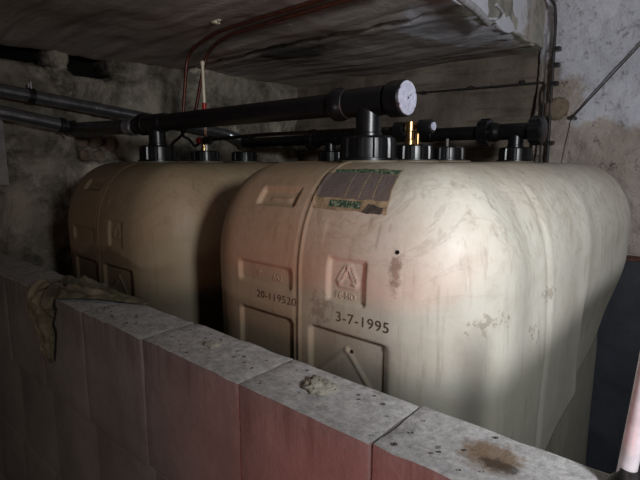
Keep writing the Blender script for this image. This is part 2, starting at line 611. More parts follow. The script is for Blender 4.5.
def rough_slab(name, origin, u, v, nrm, nu, nv, depth, disp, mat, parent=None):
    """a slab whose visible face is a displaced grid; it has real thickness `depth` behind the face"""
    o, u, v, nrm = [np.array(q, float) for q in (origin, u, v, nrm)]
    s = np.linspace(0, 1, nu + 1)
    t = np.linspace(0, 1, nv + 1)
    S, T = np.meshgrid(s, t, indexing='ij')
    P = o + S[..., None] * u + T[..., None] * v
    D = disp(P)
    P = P + D[..., None] * nrm
    V = P.reshape(-1, 3)
    W = nv + 1
    I = lambda i, j: i * W + j
    flip = np.dot(np.cross(u, v), nrm) < 0
    Fc = []
    for i in range(nu):
        for j in range(nv):
            q = (I(i, j), I(i + 1, j), I(i + 1, j + 1), I(i, j + 1))
            Fc.append(q[::-1] if flip else q)
    b = len(V)
    back = [o - nrm * depth, o + u - nrm * depth, o + u + v - nrm * depth, o + v - nrm * depth]
    V = np.vstack([V, np.array(back)])
    e0 = [I(i, 0) for i in range(nu + 1)]
    e1 = [I(nu, j) for j in range(nv + 1)]
    e2 = [I(i, nv) for i in range(nu, -1, -1)]
    e3 = [I(0, j) for j in range(nv, -1, -1)]
    nf = len(Fc)
    for e, (p, q) in zip((e0, e1, e2, e3), ((0, 1), (1, 2), (2, 3), (3, 0))):
        f = tuple(reversed(e)) + (b + p, b + q)
        Fc.append(f[::-1] if flip else f)
    f = (b + 3, b + 2, b + 1, b)
    Fc.append(f[::-1] if flip else f)
    me = mesh_from(name, V, Fc)
    me.polygons.foreach_set('use_smooth', [True] * nf + [False] * (len(Fc) - nf))
    return link_mesh(name, me, mat, parent)


# ------------------------------------------------------------------ room shell
XL, YB, ZC = -2.10, 2.185, 1.957      # left wall, back wall, underside of the low slab
XE = -0.675                          # free end of the low slab
XR, YF, ZH = 1.5, -1.7, 2.62         # far sides of the room behind the camera

fl = MB().box((XL - 0.2, YF - 0.2, -0.15), (XR + 0.2, YB + 0.2, 0.0)).build('floor', M['floor'])
tag(fl, 'grey concrete cellar floor', 'floor', kind='structure')

ceil = empty('ceiling', (-1.4, 0.5, ZC), 'low sooty concrete slab ceiling above the tanks', 'ceiling', kind='structure')


def world_child(o, parent):
    o.parent = parent
    o.matrix_parent_inverse = Matrix.Translation(-Vector(parent.location))
    return o


def d_ceil(P):
    return fbm(P, 3.0, 5) * 0.020 + fbm(P * np.array([0.6, 6, 1]), 2.2, 3) * 0.010


def d_ceil_back(P):
    d = d_ceil(P)
    d = d - 0.018 * sstep(P[..., 1], 1.47, 1.425)
    # chipped free end
    d = d - 0.03 * sstep(P[..., 0], XE - 0.10, XE) * (0.35 + fbm(P, 14, 3))
    return d


def d_ceil_front(P):
    return d_ceil(P) + 0.012 - 0.035 * sstep(P[..., 1], 1.36, 1.405) * (0.6 + 1.1 * fbm(P, 12, 3))


world_child(rough_slab('ceiling_slab', (XL - 0.05, YF, ZC), (XE - XL + 0.05, 0, 0), (0, 1.405 - YF, 0), (0, 0, -1), 90, 190, 0.22, d_ceil_front, M['ceiling']), ceil)
world_child(rough_slab('ceiling_slab', (XL - 0.05, 1.428, ZC), (XE - XL + 0.05, 0, 0), (0, YB + 0.04 - 1.428, 0), (0, 0, -1), 110, 66, 0.22, d_ceil_back, M['ceiling']), ceil)
# face of the slab's free end, limewashed, up to the high ceiling by the hatch
ef = rough_slab('slab_end_face', (XE, YF, ZC + 0.004), (0, YB - YF, 0), (0, 0, ZH - ZC), (1, 0, 0), 160, 30, 0.10,
                lambda P: fbm(P, 9, 4) * 0.018, None)
k_ = NT('yellowed_limewash')
c_ = k_.mix(k_.ramp(k_.noise(11, 8, 0.7), [(0.36, 0.0), (0.62, 1.0)]), lin(150, 146, 138), lin(212, 208, 196))
k_.bump(k_.noise(45, 7, 0.75), 0.9, 0.02)
M['limewash'] = k_.fin(c_, 0.9, 0, 0.2)
ef.data.materials.append(M['limewash'])
world_child(ef, ceil)
hc = MB().box((XE - 0.1, YF - 0.1, ZH), (XR + 0.1, YB + 0.1, ZH + 0.12)).build('upper_ceiling', M['limewash'])
world_child(hc, ceil)

# left wall, with two knocked-out pockets under the slab
def d_left(P):
    y, z = P[..., 1], P[..., 2]
    d = fbm(P, 4.5, 5) * 0.045 + fbm(P, 17, 3) * 0.012
    wob = fbm(P, 11, 3) * 0.035

    def pocket(y0, y1, z0, z1, s):
        return sstep(y + wob, y0 - s, y0 + s) * sstep(y + wob, y1 + s, y1 - s) * sstep(z + wob, z0 - s, z0 + s) * sstep(z + wob, z1 + s, z1 - s)
    d = d - 0.16 * pocket(0.45, 0.80, 1.880, 1.99, 0.010)
    d = d - 0.18 * pocket(0.875, 1.035, 1.865, 1.99, 0.010)
    d = d - 0.05 * pocket(0.86, 1.06, 1.50, 1.625, 0.014)
    d = d - 0.03 * pocket(0.60, 0.68, 1.49, 1.60, 0.012)
    # a coarse ledge below the pockets
    d = d + 0.018 * sstep(z + wob * 0.3, 1.872, 1.862) * sstep(y, 1.08, 1.02)
    return np.clip(d, -0.2, 0.045)


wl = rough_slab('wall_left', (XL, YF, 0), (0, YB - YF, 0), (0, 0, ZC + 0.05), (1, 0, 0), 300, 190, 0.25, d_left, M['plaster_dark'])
tag(wl, 'rough sooty left wall with knocked-out pockets and exposed rubble', 'wall', kind='structure')

# rubble showing in the patch where plaster has fallen off the left wall
def stone_mesh(seed, sx, sy, sz):
    bm = bmesh.new()
    bmesh.ops.create_icosphere(bm, subdivisions=2, radius=1.0)
    P = np.array([v.co[:] for v in bm.verts])
    P = P / np.maximum(np.abs(P).max(axis=1, keepdims=True), 1e-6) * 0.55 + P * 0.45
    P = P * (1 + 0.5 * fbm(P + seed * 3.1, 1.3, 3))[:, None] * np.array([sx, sy, sz])
    for v, p in zip(bm.verts, P):
        v.co = p
    me = bpy.data.meshes.new('stone')
    bm.to_mesh(me)
    bm.free()
    me.polygons.foreach_set('use_smooth', [True] * len(me.polygons))
    return me


smesh = [stone_mesh(i, 0.03, 0.033, 0.026) for i in range(4)]
for i, (yy, zz, s) in enumerate(((0.895, 1.585, 0.9), (0.955, 1.59, 1.0), (1.02, 1.58, 0.95), (0.90, 1.532, 0.85), (0.965, 1.53, 1.0), (1.03, 1.525, 0.85))):
    o = link_mesh('stone', smesh[i % 4], M['stone'], wl, (XL - 0.035, yy, zz))
    o.scale = (s, s, s)
    o.rotation_euler = (0.5 * i, 0.2, 0.1)

bd = MB().box((XL - 0.01, 0.50, 1.42), (XL + 0.06, 0.585, 1.665)).build('trim_1', M['board'])
tag(bd, 'short pale board fixed upright on the left wall', 'trim', kind='structure')

# back wall
def d_back(P):
    return fbm(P, 4.0, 5) * 0.030 + fbm(P * np.array([1, 1, 5]), 3.0, 3) * 0.010


wb = rough_slab('wall_back', (XL - 0.1, YB, 0), (XE + 0.02 - XL + 0.1, 0, 0), (0, 0, ZC + 0.05), (0, -1, 0), 150, 130, 0.25, d_back, M['plaster_back'])
tag(wb, 'dark grey plastered back wall behind the tanks', 'wall', kind='structure')


def d_white(P):
    d = fbm(P, 6.0, 5) * 0.030 + fbm(P, 28, 3) * 0.012
    wob = fbm(P, 9, 3) * 0.02
    return d - 0.03 * sstep(P[..., 0] + wob, XE + 0.035, XE + 0.005)


ww = rough_slab('wall_right', (XE - 0.01, 2.125, 0), (XR - XE + 0.01, 0, 0), (0, 0, ZH), (0, -1, 0), 170, 210, 0.33, d_white, M['whitewash'])
tag(ww, 'lit whitewashed wall with bare plaster below, right of the tanks', 'wall', kind='structure')
# tanking coat with a rusty top edge on the foot of that wall
MB().box((XE + 0.02, 2.06, 0.0), (XR, 2.10, 1.145)).build('tanking_coat', M['coating'], ww)
MB().box((XE + 0.02, 2.055, 1.145), (XR, 2.10, 1.157)).build('rusty_edge', M['rust'], ww)
# rubble lump where the plaster is broken out beside the pipes
o = link_mesh('stone', stone_mesh(9, 0.042, 0.03, 0.042), M['stone'], ww, (-0.592, 2.105, 1.712))

# the other sides of the cellar, behind the camera
we = MB().box((XR, YF - 0.1, 0), (XR + 0.15, YB + 0.2, ZH + 0.1)).build('wall_side', M['plaster_back'])
tag(we, 'plain cellar wall on the side of the hatch', 'wall', kind='structure')
wf = MB().box((XL - 0.2, YF - 0.15, 0), (XR + 0.15, YF, ZH + 0.1)).build('wall_rear', M['plaster_back'])
tag(wf, 'plain cellar wall behind the camera', 'wall', kind='structure')

# ------------------------------------------------------------------ low block wall in front of the tanks
bund = empty('wall_front', (-0.8, 0.48, 0), 'low wall of pale concrete blocks in front of the tanks', 'wall', kind='structure')
WY0, WY1, WZ = 0.422, 0.540, 1.18


def block_mesh(seed, L, W, H, top=False):
    """a block with worn arrises and a slightly uneven top"""
    bm = bmesh.new()
    bmesh.ops.create_cube(bm, size=1.0)
    bmesh.ops.scale(bm, vec=(L, W, H), verts=bm.verts)
    bmesh.ops.bevel(bm, geom=list(bm.edges), offset=0.0025, segments=2, affect='EDGES', profile=0.6)
    if top:
        bmesh.ops.subdivide_edges(bm, edges=[e for e in bm.edges if e.calc_length() > 0.06], cuts=9, use_grid_fill=True)
        P = np.array([v.co[:] for v in bm.verts])
        n = fbm(P + seed * 2.7, 22, 4)
        n2 = fbm(P + seed * 1.9 + 5, 40, 3)
        for v, p, a, b in zip(bm.verts, P, n, n2):
            if p[2] > H / 2 - 0.006:
                v.co.z += 0.003 * a
                edge = max(abs(p[0]) / (L / 2), abs(p[1]) / (W / 2))
                if edge > 0.93:
                    v.co.z -= max(0, b) * 0.005
            if abs(p[1]) > W / 2 - 0.003:
                v.co.y += 0.0016 * a
    me = bpy.data.meshes.new('block')
    bm.to_mesh(me)
    bm.free()
    me.polygons.foreach_set('use_smooth', [True] * len(me.polygons))
    try:
        me.set_sharp_from_angle(angle=math.radians(38))
    except Exception:
        pass
    return me


joints0 = [-2.07, -1.83, -1.572, -1.318, -1.063, -0.808, -0.529, -0.293, -0.036, 0.220, 0.475]
RH = 0.26
low_mesh = None
row = 0
zt = WZ
while zt > 0.001:
    zb = max(zt - RH, 0.0)
    hgt = zt - zb - 0.002
    sh = (0.0, 0.022, -0.012, 0.018, 0.0)[row % 5]
    for i in range(len(joints0) - 1):
        x0 = joints0[i] + (sh if i > 0 else 0) + 0.0012
        x1 = joints0[i + 1] + (sh if i < len(joints0) - 2 else 0) - 0.0012
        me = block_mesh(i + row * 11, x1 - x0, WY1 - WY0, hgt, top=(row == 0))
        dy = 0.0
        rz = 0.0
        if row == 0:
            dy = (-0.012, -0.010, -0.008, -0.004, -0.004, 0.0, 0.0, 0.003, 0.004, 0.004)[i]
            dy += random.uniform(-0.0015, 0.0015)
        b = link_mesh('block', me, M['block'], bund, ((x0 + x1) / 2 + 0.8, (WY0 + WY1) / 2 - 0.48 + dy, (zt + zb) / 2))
        b.rotation_euler = (0, 0, rz)
    zt -= RH
    row += 1
mj = MB().box((joints0[0] + 0.01, WY0 + 0.004, 0.01), (joints0[-1] - 0.01, WY1 - 0.014, WZ - 0.007)).build('mortar', M['mortar'])
world_child(mj, bund)

# ------------------------------------------------------------------ the two oil tanks
HW, D, H, RX, RY, RZ = 0.330, 1.27, 1.50, 0.150, 0.150, 0.20
TY = 0.605
TANKS = (-0.58, -1.38)


def rect_mask(x, z, x0, x1, z0, z1, r=0.012, w=0.006):
    cx, cz = (x0 + x1) / 2, (z0 + z1) / 2
    qx = np.abs(x - cx) - (x1 - x0) / 2 + r
    qz = np.abs(z - cz) - (z1 - z0) / 2 + r
    d = np.hypot(np.maximum(qx, 0), np.maximum(qz, 0)) + np.minimum(np.maximum(qx, qz), 0) - r
    return sstep(d, 0.0, -w)


def seg_dist(x, z, a, b):
    ax, az = a
    bx, bz = b
    t = np.clip(((x - ax) * (bx - ax) + (z - az) * (bz - az)) / ((bx - ax) ** 2 + (bz - az) ** 2), 0, 1)
    return np.hypot(x - ax - t * (bx - ax), z - az - t * (bz - az))


def front_relief(x, z):
    """relief of the moulded front face, + is outwards"""
    d = np.zeros_like(x)
    dp = 0.0075
    d -= dp * rect_mask(x, z, -0.171, -0.018, 1.266, 1.312)
    d -= dp * rect_mask(x, z, 0.063, 0.146, 1.268, 1.346, 0.007)
    d -= dp * rect_mask(x, z, -0.171, -0.014, 1.03, 1.217)
    d -= dp * rect_mask(x, z, 0.022, 0.190, 1.03, 1.219)
    d -= 0.009 * rect_mask(x, z, -0.147, -0.040, 1.419, 1.456, 0.005)
    d += 0.003 * rect_mask(x, z, -0.118, -0.060, 1.432, 1.440, 0.003, 0.003)
    d -= 0.0012 * rect_mask(x, z, 0.045, 0.160, 1.364, 1.408, 0.004)
    # recycling triangle of three bent arrows
    cx, cz, R = 0.104, 1.312, 0.024
    P = [(cx + R * math.sin(a), cz + R * math.cos(a)) for a in (0, 2 * math.pi / 3, 4 * math.pi / 3)]
    for i in range(3):
        a, b = np.array(P[i]), np.array(P[(i + 1) % 3])
        e = seg_dist(x, z, a + (b - a) * 0.16, a + (b - a) * 0.84)
        e = np.abs(e - 0.0035)
        d += 0.0028 * sstep(e, 0.0026, 0.0008)
    # pitched outline in the large lower panel
    for a, b in (((0.045, 1.135), (0.105, 1.188)), ((0.105, 1.188), (0.150, 1.135))):
        d += 0.0018 * sstep(seg_dist(x, z, a, b), 0.007, 0.002)
    # parting seam
    d += 0.0020 * sstep(np.abs(x - 0.0), 0.0045, 0.0012)
    d -= 0.0012 * sstep(np.abs(x + 0.010), 0.007, 0.001)
    # soft waves of the blow-moulded wall
    return d


def soft(P):
    return fbm(P * np.array([1.0, 1.0, 0.8]), 4.0, 3) * 0.010


def tank_surface(cx, cy, nx, ny, th, z_side=None):
    """arrays: inner corner (cx,cy), outward dir (nx,ny), shoulder angle th; z_side for the straight wall"""
    c, s = np.cos(th), np.sin(th)
    x = cx + RX * c * nx
    y = cy + RY * c * ny
    z = np.where(th > 0, H - RZ + RZ * s, z_side)
    n = np.stack([nx * c, ny * c, s], -1)
    n /= np.linalg.norm(n, axis=-1, keepdims=True)
    P = np.stack([x, y, z], -1)
    d = soft(P)
    fr = sstep(-n[..., 1], 0.15, 0.35) * (np.abs(x) < HW)
    d = d + fr * front_relief(x, z)
    # seam carries on over the crown
    top = 1 - fr
    d = d + top * (np.abs(nx) < 0.4) * 0.003 * sstep(np.abs(x), 0.0045, 0.0018)
    # flanks: shallow flutes, and the deep step under the upper body behind the front column
    sd = sstep(np.abs(n[..., 0]), 0.45, 0.85)
    yy = y
    d = d - sd * 0.006 * np.exp(-((yy - 0.33) / 0.010) ** 2)
    d = d - sd * 0.010 * np.exp(-((yy - 0.245) / 0.055) ** 2) * sstep(z, 1.10, 1.25)
    d = d + sd * 0.006 * np.exp(-((yy - 0.62) / 0.05) ** 2)
    P = P + d[..., None] * n
    # inset of the lower flank
    yc = 0.61 - 0.24 * sstep(z, 0.965, 0.89)
    back = sstep(yy, yc - 0.012, yc + 0.02) * sstep(yy, D + 0.2, D + 0.1)
    yq = np.maximum(yy - 0.70, 0)
    zb = 0.955 + 0.10 * yq + 1.0 * yq ** 2
    low = 0.040 * sstep(z - zb, 0.005, -0.012) + 0.020 * sstep(z, 1.22, 1.04)
    inset = low * back * (np.abs(nx) > 1e-6)
    kx = np.clip(np.abs(x) / HW, 0, 1)
    P[..., 0] -= np.sign(x) * inset * sstep(kx, 0.2, 0.75)
    return P


def make_tank_mesh():
    per = []                      # perimeter samples: cx, cy, nx, ny
    ix, y0, y1 = HW - RX, RY, D - RY
    for x in np.linspace(-ix, ix, 131)[:-1]:
        per.append((x, y0, 0, -1))
    for a in np.linspace(-90, 0, 29)[:-1]:
        per.append((ix, y0, math.cos(math.radians(a)), math.sin(math.radians(a))))
    for y in np.linspace(y0, y1, 141)[:-1]:
        per.append((ix, y, 1, 0))
    for a in np.linspace(0, 90, 21)[:-1]:
        per.append((ix, y1, math.cos(math.radians(a)), math.sin(math.radians(a))))
    for x in np.linspace(ix, -ix, 31)[:-1]:
        per.append((x, y1, 0, 1))
    for a in np.linspace(90, 180, 21)[:-1]:
        per.append((-ix, y1, math.cos(math.radians(a)), math.sin(math.radians(a))))
    for y in np.linspace(y1, y0, 141)[:-1]:
        per.append((-ix, y, -1, 0))
    for a in np.linspace(180, 270, 29)[:-1]:
        per.append((-ix, y0, math.cos(math.radians(a)), math.sin(math.radians(a))))
    per = np.array(per)
    n = len(per)
    zs = np.concatenate([np.linspace(0.0, 0.78, 30)[:-1], np.linspace(0.78, 1.02, 50)[:-1], np.linspace(1.02, H - RZ, 110)])
    ths = np.linspace(0, math.pi / 2, 84)[1:]
    rings = [(0.0, z) for z in zs] + [(t, H) for t in ths]
    th = np.array([r[0] for r in rings])[:, None] * np.ones((1, n))
    zz = np.array([r[1] for r in rings])[:, None] * np.ones((1, n))
    B = [np.broadcast_to(per[:, i], th.shape) for i in range(4)]
    P = tank_surface(B[0], B[1], B[2], B[3], th, zz)
    # foot rounding
    V = [P.reshape(-1, 3)]
    nr = len(rings)
    Fc = []
    for i in range(nr - 1):
        b0, b1 = i * n, (i + 1) * n
        for k in range(n):
            k2 = (k + 1) % n
            Fc.append((b0 + k, b0 + k2, b1 + k2, b1 + k))
    # crown: shrink the last ring to the middle line
    last = P[-1]
    cen = np.array([0.0, D / 2, H])
    base = nr
    for j, f in enumerate((0.75, 0.5, 0.25, 0.02)):
        ring = last.copy()
        ring[:, 0] = last[:, 0] * f
        ring[:, 1] = D / 2 + (last[:, 1] - D / 2) * (1 - (1 - f) * 0.35)
        ring[:, 2] = last[:, 2] + 0.002 * (1 - f)
        V.append(ring)
        b0, b1 = (base + j - 1) * n, (base + j) * n
        for k in range(n):
            k2 = (k + 1) % n
            Fc.append((b0 + k, b0 + k2, b1 + k2, b1 + k))
    Fc.append(tuple(range((base + 3) * n, (base + 4) * n)))
    Fc.append(tuple(reversed(range(n))))
    me = mesh_from('tank_body', np.vstack(V), Fc, True)
    return me


def front_point(x, z, off=0.0008):
    """point on the tank's front at local x, height z (wall or shoulder)"""
    x = np.asarray(x, float)
    z = np.asarray(z, float)
    th = np.where(z > H - RZ, np.arcsin(np.clip((z - (H - RZ)) / RZ, 0, 1)), 0.0)
    o = np.ones_like(x)
    P = tank_surface(x, o * RY, o * 0, -o, th, z)
    n = np.stack([o * 0, -np.cos(th), np.sin(th)], -1)
    return P + off * n


def patch(name, quad, mat, parent, nx=40, nz=24, off=0.0008, rag=0.0):
    """a print or sticker that lies on the curved front; quad = (x,z) corners bl, br, tr, tl"""
    s, t = np.meshgrid(np.linspace(0, 1, nx + 1), np.linspace(0, 1, nz + 1), indexing='ij')
    q = np.array(quad, float)
    A = (1 - s)[..., None] * q[0] + s[..., None] * q[1]
    Bq = (1 - s)[..., None] * q[3] + s[..., None] * q[2]
    XZ = (1 - t)[..., None] * A + t[..., None] * Bq
    if rag:
        e = np.maximum(np.abs(2 * s - 1), np.abs(2 * t - 1))
        w = sstep(e, 0.85, 1.0) * rag
        pp = np.stack([XZ[..., 0], XZ[..., 1], XZ[..., 0] * 0], -1)
        XZ = XZ + np.stack([fbm(pp, 60, 3), fbm(pp + 3, 60, 3)], -1) * w[..., None]
    P = front_point(XZ[..., 0], XZ[..., 1], off)
    W = nz + 1
    Fc = [(i * W + j, (i + 1) * W + j, (i + 1) * W + j + 1, i * W + j + 1) for i in range(nx) for j in range(nz)]
    return link_mesh(name, mesh_from(name, P.reshape(-1, 3), Fc, True), mat, parent)


def text_on_front(name, body, x, z, size, mat, parent, off=0.0009, slant=0.0, sx=1.0, extrude=0.0, space=1.0):
    cu = bpy.data.curves.new(name, 'FONT')
    cu.body = body
    cu.size = size
    cu.space_character = space
    cu.resolution_u = 3
    cu.extrude = extrude
    tmp = bpy.data.objects.new(name, cu)
    COL.objects.link(tmp)
    dg = bpy.context.evaluated_depsgraph_get()
    me = bpy.data.meshes.new_from_object(tmp.evaluated_get(dg))
    bpy.data.objects.remove(tmp)
    bpy.data.curves.remove(cu)
    me.name = name
    co = np.array([v.co[:] for v in me.vertices])
    px = x + co[:, 0] * sx
    pz = z + co[:, 1] + slant * co[:, 0] * sx
    P = front_point(px, pz, off)
    P[:, 1] -= co[:, 2]
    for v, p in zip(me.vertices, P):
        v.co = p
    me.materials.clear()
    return link_mesh(name, me, mat, parent)


def cap_nut(name, r, h, parent, loc, mat=None, ribs=12):
    """ribbed screw cap"""
    def mod(a, i):
        if i in (2, 3, 4):
            ph = (a * ribs / (2 * math.pi)) % 1.0
            return 1.06 if ph < 0.16 or ph > 0.84 else 1.0
        return 1.0
    prof = [(r * 1.10, 0.0), (r * 1.10, h * 0.10), (r * 0.97, h * 0.12), (r * 0.97, h * 0.6), (r * 0.95, h * 0.9), (r * 0.86, h), (r * 0.3, h * 1.0)]
    m = MB().lathe(prof, (0, 0, 0), (0, 0, 1), 96, mod)
    return m.build(name, mat or M['black'], parent, loc, sharp=28)


PORT = (0.81, 0.985, 1.155, 1.645)
tank_me = make_tank_mesh()
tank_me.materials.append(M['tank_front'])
labels = ('pale plastic oil tank with printed label and stamped date, nearest the camera',
          'dim brown plastic oil tank on the left, behind the rag')
tank_objs = []
for i, tx in enumerate(TANKS):
    T = empty('oil_tank', (tx, TY, 0), labels[i], 'tank', 'heating oil tanks')
    tank_objs.append(T)
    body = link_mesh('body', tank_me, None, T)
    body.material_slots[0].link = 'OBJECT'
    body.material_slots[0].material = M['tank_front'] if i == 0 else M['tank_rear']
    for j, py in enumerate(PORT):
        zt = 1.497
        neck = MB().lathe([(0.060, 0), (0.060, 0.012), (0.056, 0.014)], (0, 0, 0), (0, 0, 1), 48).build('neck', M['tank_front' if i == 0 else 'tank_rear'], T, (0, py - TY, zt - 0.004))
    for j in (1, 2):
        c = cap_nut('screw_cap', 0.046 if j == 1 else 0.045, 0.036, T, (0, PORT[j] - TY, 1.505))
        if i == 0 and j == 2:
            MB().tube([(0, 0, 0.034), (0, 0, 0.056)], 0.0035, 10).build('gauge_pin', M['steel'], c)

T0 = tank_objs[0]
text_on_front('date_stamp', '3-7-1995', 0.086, 1.237, 0.0245, M['ink'], T0, slant=0.02, sx=1.12, space=1.08)
text_on_front('serial_stamp', '20-119520', -0.114, 1.2425, 0.0205, M['ink'], T0, slant=0.0, sx=1.16, space=1.04)
text_on_front('moulded_code', 'PE-HD', 0.079, 1.2765, 0.0155, M['tank_front'], T0, off=0.0, extrude=0.0016)
text_on_front('moulded_code', '652', -0.075, 1.280, 0.017, M['tank_front'], T0, off=0.0, extrude=0.0016)
text_on_front('moulded_code', 'P', -0.118, 1.283, 0.017, M['tank_front'], T0, off=0.0, extrude=0.0016)

lab = patch('label_sticker', ((0.004, 1.4215), (0.163, 1.4195), (0.152, 1.4875), (-0.013, 1.4890)), M['label'], T0, rag=0.004)
tag(lab, 'worn printed instruction label with green bands')
patch('print_table', ((0.004, 1.4405), (0.158, 1.4385), (0.151, 1.4800), (-0.008, 1.4815)), M['label_table'], lab, off=0.0012, rag=0.004)
patch('print_band', ((0.012, 1.4815), (0.150, 1.4800), (0.149, 1.4868), (0.006, 1.4875)), M['label_green'], lab, off=0.0012, rag=0.002)
patch('print_band', ((0.040, 1.4255), (0.109, 1.4245), (0.108, 1.4355), (0.039, 1.4365)), M['label_green'], lab, 30, 8, off=0.0013)
for xa, xb in ((0.068, 0.064), (0.098, 0.095), (0.126, 0.120)):
    patch('print_rule', ((xa, 1.4405), (xa + 0.002, 1.4405), (xb + 0.0018, 1.478), (xb, 1.478)), M['label'], lab, 2, 16, off=0.0016)
patch('torn_corner', ((0.113, 1.4195), (0.153, 1.4190), (0.154, 1.4300), (0.122, 1.4320)), M['label_dark'], lab, 16, 8, off=0.0014, rag=0.004)

# ------------------------------------------------------------------ pipe manifolds on the tanks
def manifold(name, label, Y, z, x_tees, x_end, x_far, nut_r, pipe_r, tee_r, nut_h, rear=False):
    g = empty(name, (x_tees[0], Y, 1.505), label, 'pipe')
    ox = x_tees[0]
    L = lambda x, zz: (x - ox, 0, zz - 1.505)
    MB().tube([L(x_far, z), L(x_tees[0] - 0.05, z)], pipe_r, 32).build('pipe', M['black_pipe'], g)
    for tx in x_tees:
        nut = cap_nut('union_nut', nut_r, nut_h, g, L(tx, 1.505), ribs=10)
        MB().lathe([(tee_r * 0.98, nut_h * 0.8), (tee_r * 0.98, nut_h + 0.006), (tee_r * 0.9, nut_h + 0.008), (tee_r * 0.9, z - 1.505)],
                   L(tx, 1.505), (0, 0, 1), 32).build('tee_stem', M['black'], g)
        left = tx - 0.085
        right = tx + 0.045
        tee = MB()
        tee.lathe([(tee_r, 0), (tee_r, right - left)], L(left, z), (1, 0, 0), 40)
        tee.lathe([(tee_r * 1.16, 0), (tee_r * 1.2, 0.003), (tee_r * 1.2, 0.018), (tee_r * 1.12, 0.022), (tee_r, 0.034)], L(left, z), (1, 0, 0), 40)
        tee.build('tee', M['black'], g)
        if not rear:
            ring = MB().lathe([(tee_r * 1.01, 0), (tee_r * 1.06, 0.002), (tee_r * 1.01, 0.004)], L(left + 0.030, z), (1, 0, 0), 40)
            ring.build('seal_ring', M['steel_dark'], g)
    return g, L


# fill line: front ports
FZ = 1.621
g, L = manifold('fill_pipe', 'thick black fill pipe across both tanks with pale round end cap', 0.81, FZ, TANKS, -0.50, -1.50, 0.0545, 0.0245, 0.0285, 0.048)
cx0 = TANKS[0] + 0.050
m = MB().lathe([(0.029, 0), (0.0335, 0.004), (0.0345, 0.012), (0.0345, 0.034), (0.032, 0.0375)], L(cx0, FZ), (1, 0, 0), 48)
endc = m.build('end_cap', M['black'], g)
dm = MB()
nt = 6
def disc_mod(a, i):
    ph = (a * nt / (2 * math.pi) + 0.1) % 1.0
    return 0.93 if (ph < 0.10 and i < 3) else 1.0
dm.lathe([(0.0315, 0.0375), (0.0315, 0.0400), (0.0305, 0.0405), (0.024, 0.0405), (0.0235, 0.0395), (0.0215, 0.0395), (0.021, 0.0405), (0.0135, 0.0405), (0.013, 0.0398), (0.0115, 0.0398), (0.011, 0.0405), (0.001, 0.0405)], L(cx0, FZ), (1, 0, 0), 72, disc_mod)
dsc = dm.build('cap_disc', M['disc'], endc, sharp=25)
MB().lathe([(0.0025, 0.0402), (0.0025, 0.0412)], L(cx0, FZ), (1, 0, 0), 16).build('disc_hole', M['disc_mark'], endc)
a_ = math.radians(35)
MB().tube([Vector(L(cx0 + 0.0408, FZ)) + Vector((0, 0.006 * math.cos(a_), 0.006 * math.sin(a_))), Vector(L(cx0 + 0.0408, FZ)) + Vector((0, 0.014 * math.cos(a_), 0.014 * math.sin(a_)))], 0.0007, 6).build('disc_arrow', M['disc_mark'], endc)

# vent line: rear ports
VZ = 1.603
g2, L2 = manifold('vent_pipe', 'black vent pipe with ribbed union nuts along the back of the tanks', 1.645, VZ, TANKS, -0.49, -1.93, 0.052, 0.0235, 0.027, 0.046, rear=True)
for tx in TANKS:
    for (x0, sgn) in ((tx + 0.045, 1), (tx - 0.085, -1)):
        if tx == TANKS[1] and sgn == 1:
            continue
        def rib(a, i):
            ph = (a * 8 / (2 * math.pi)) % 1.0
            return 1.09 if (ph < 0.25 or ph > 0.75) and i in (1, 2, 3) else 1.0
        n_ = MB().lathe([(0.036, 0), (0.043, 0.003), (0.043, 0.02), (0.043, 0.036), (0.037, 0.041), (0.026, 0.044)], L2(x0, VZ), (sgn, 0, 0), 64, rib)
        n_.build('ribbed_nut', M['black'], g2, sharp=28)
for xx in (-0.93, -1.19):
    MB().lathe([(0.0235, 0), (0.027, 0.003), (0.027, 0.045), (0.0235, 0.048)], L2(xx, VZ), (1, 0, 0), 32).build('coupling', M['black'], g2)

# grey lines along the left wall
g3 = empty('vent_line', (-2.02, 1.1, 1.70), 'upper grey metal pipe sloping along the left wall, with hanger clamp', 'pipe')
def rel(o, pts):
    l = np.array(o.location[:])
    return [tuple(np.array(p) - l) for p in pts]
up0, up1 = np.array((-2.02, 0.40, 1.776)), np.array((-2.02, 1.585, 1.648))
MB().tube(rel(g3, fillet([up0, up1, (-1.965, 1.642, 1.612), (-1.92, 1.645, 1.604)], 0.03)), 0.0245, 28).build('pipe', M['grey_pipe'], g3)
MB().tube(rel(g3, [(-1.955, 1.643, 1.606), (-1.895, 1.645, 1.603)]), 0.0285, 28).build('elbow_collar', M['black'], g3)
def on_up(t):
    return up0 + (up1 - up0) * t
for t in (0.235,):
    p = on_up(t)
    ax = (up1 - up0) / np.linalg.norm(up1 - up0)
    cl = MB().tube(rel(g3, [p - ax * 0.011, p + ax * 0.011]), 0.0285, 28).build('hanger_clamp', M['steel_dark'], g3)
    MB().tube(rel(g3, [p + (0.012, 0, 0.024), p + (0.012, 0, 0.05)]), 0.004, 8).build('clamp_bolt', M['steel'], cl)
    MB().tube(rel(g3, [p + (-0.012, 0, 0.024), p + (-0.012, 0, 0.046)]), 0.004, 8).build('clamp_bolt', M['steel'], cl)
    MB().tube(rel(g3, [p + (-0.02, 0, 0.0), p + (-0.09, 0, 0.0)]), 0.006, 8).build('wall_bracket', M['steel_dark'], cl)
for t in (0.44,):
    p = on_up(t)
    MB().tube(rel(g3, [p - ax * 0.012, p + ax * 0.012]), 0.0262, 28).build('sleeve', M['grey_pipe'], g3)

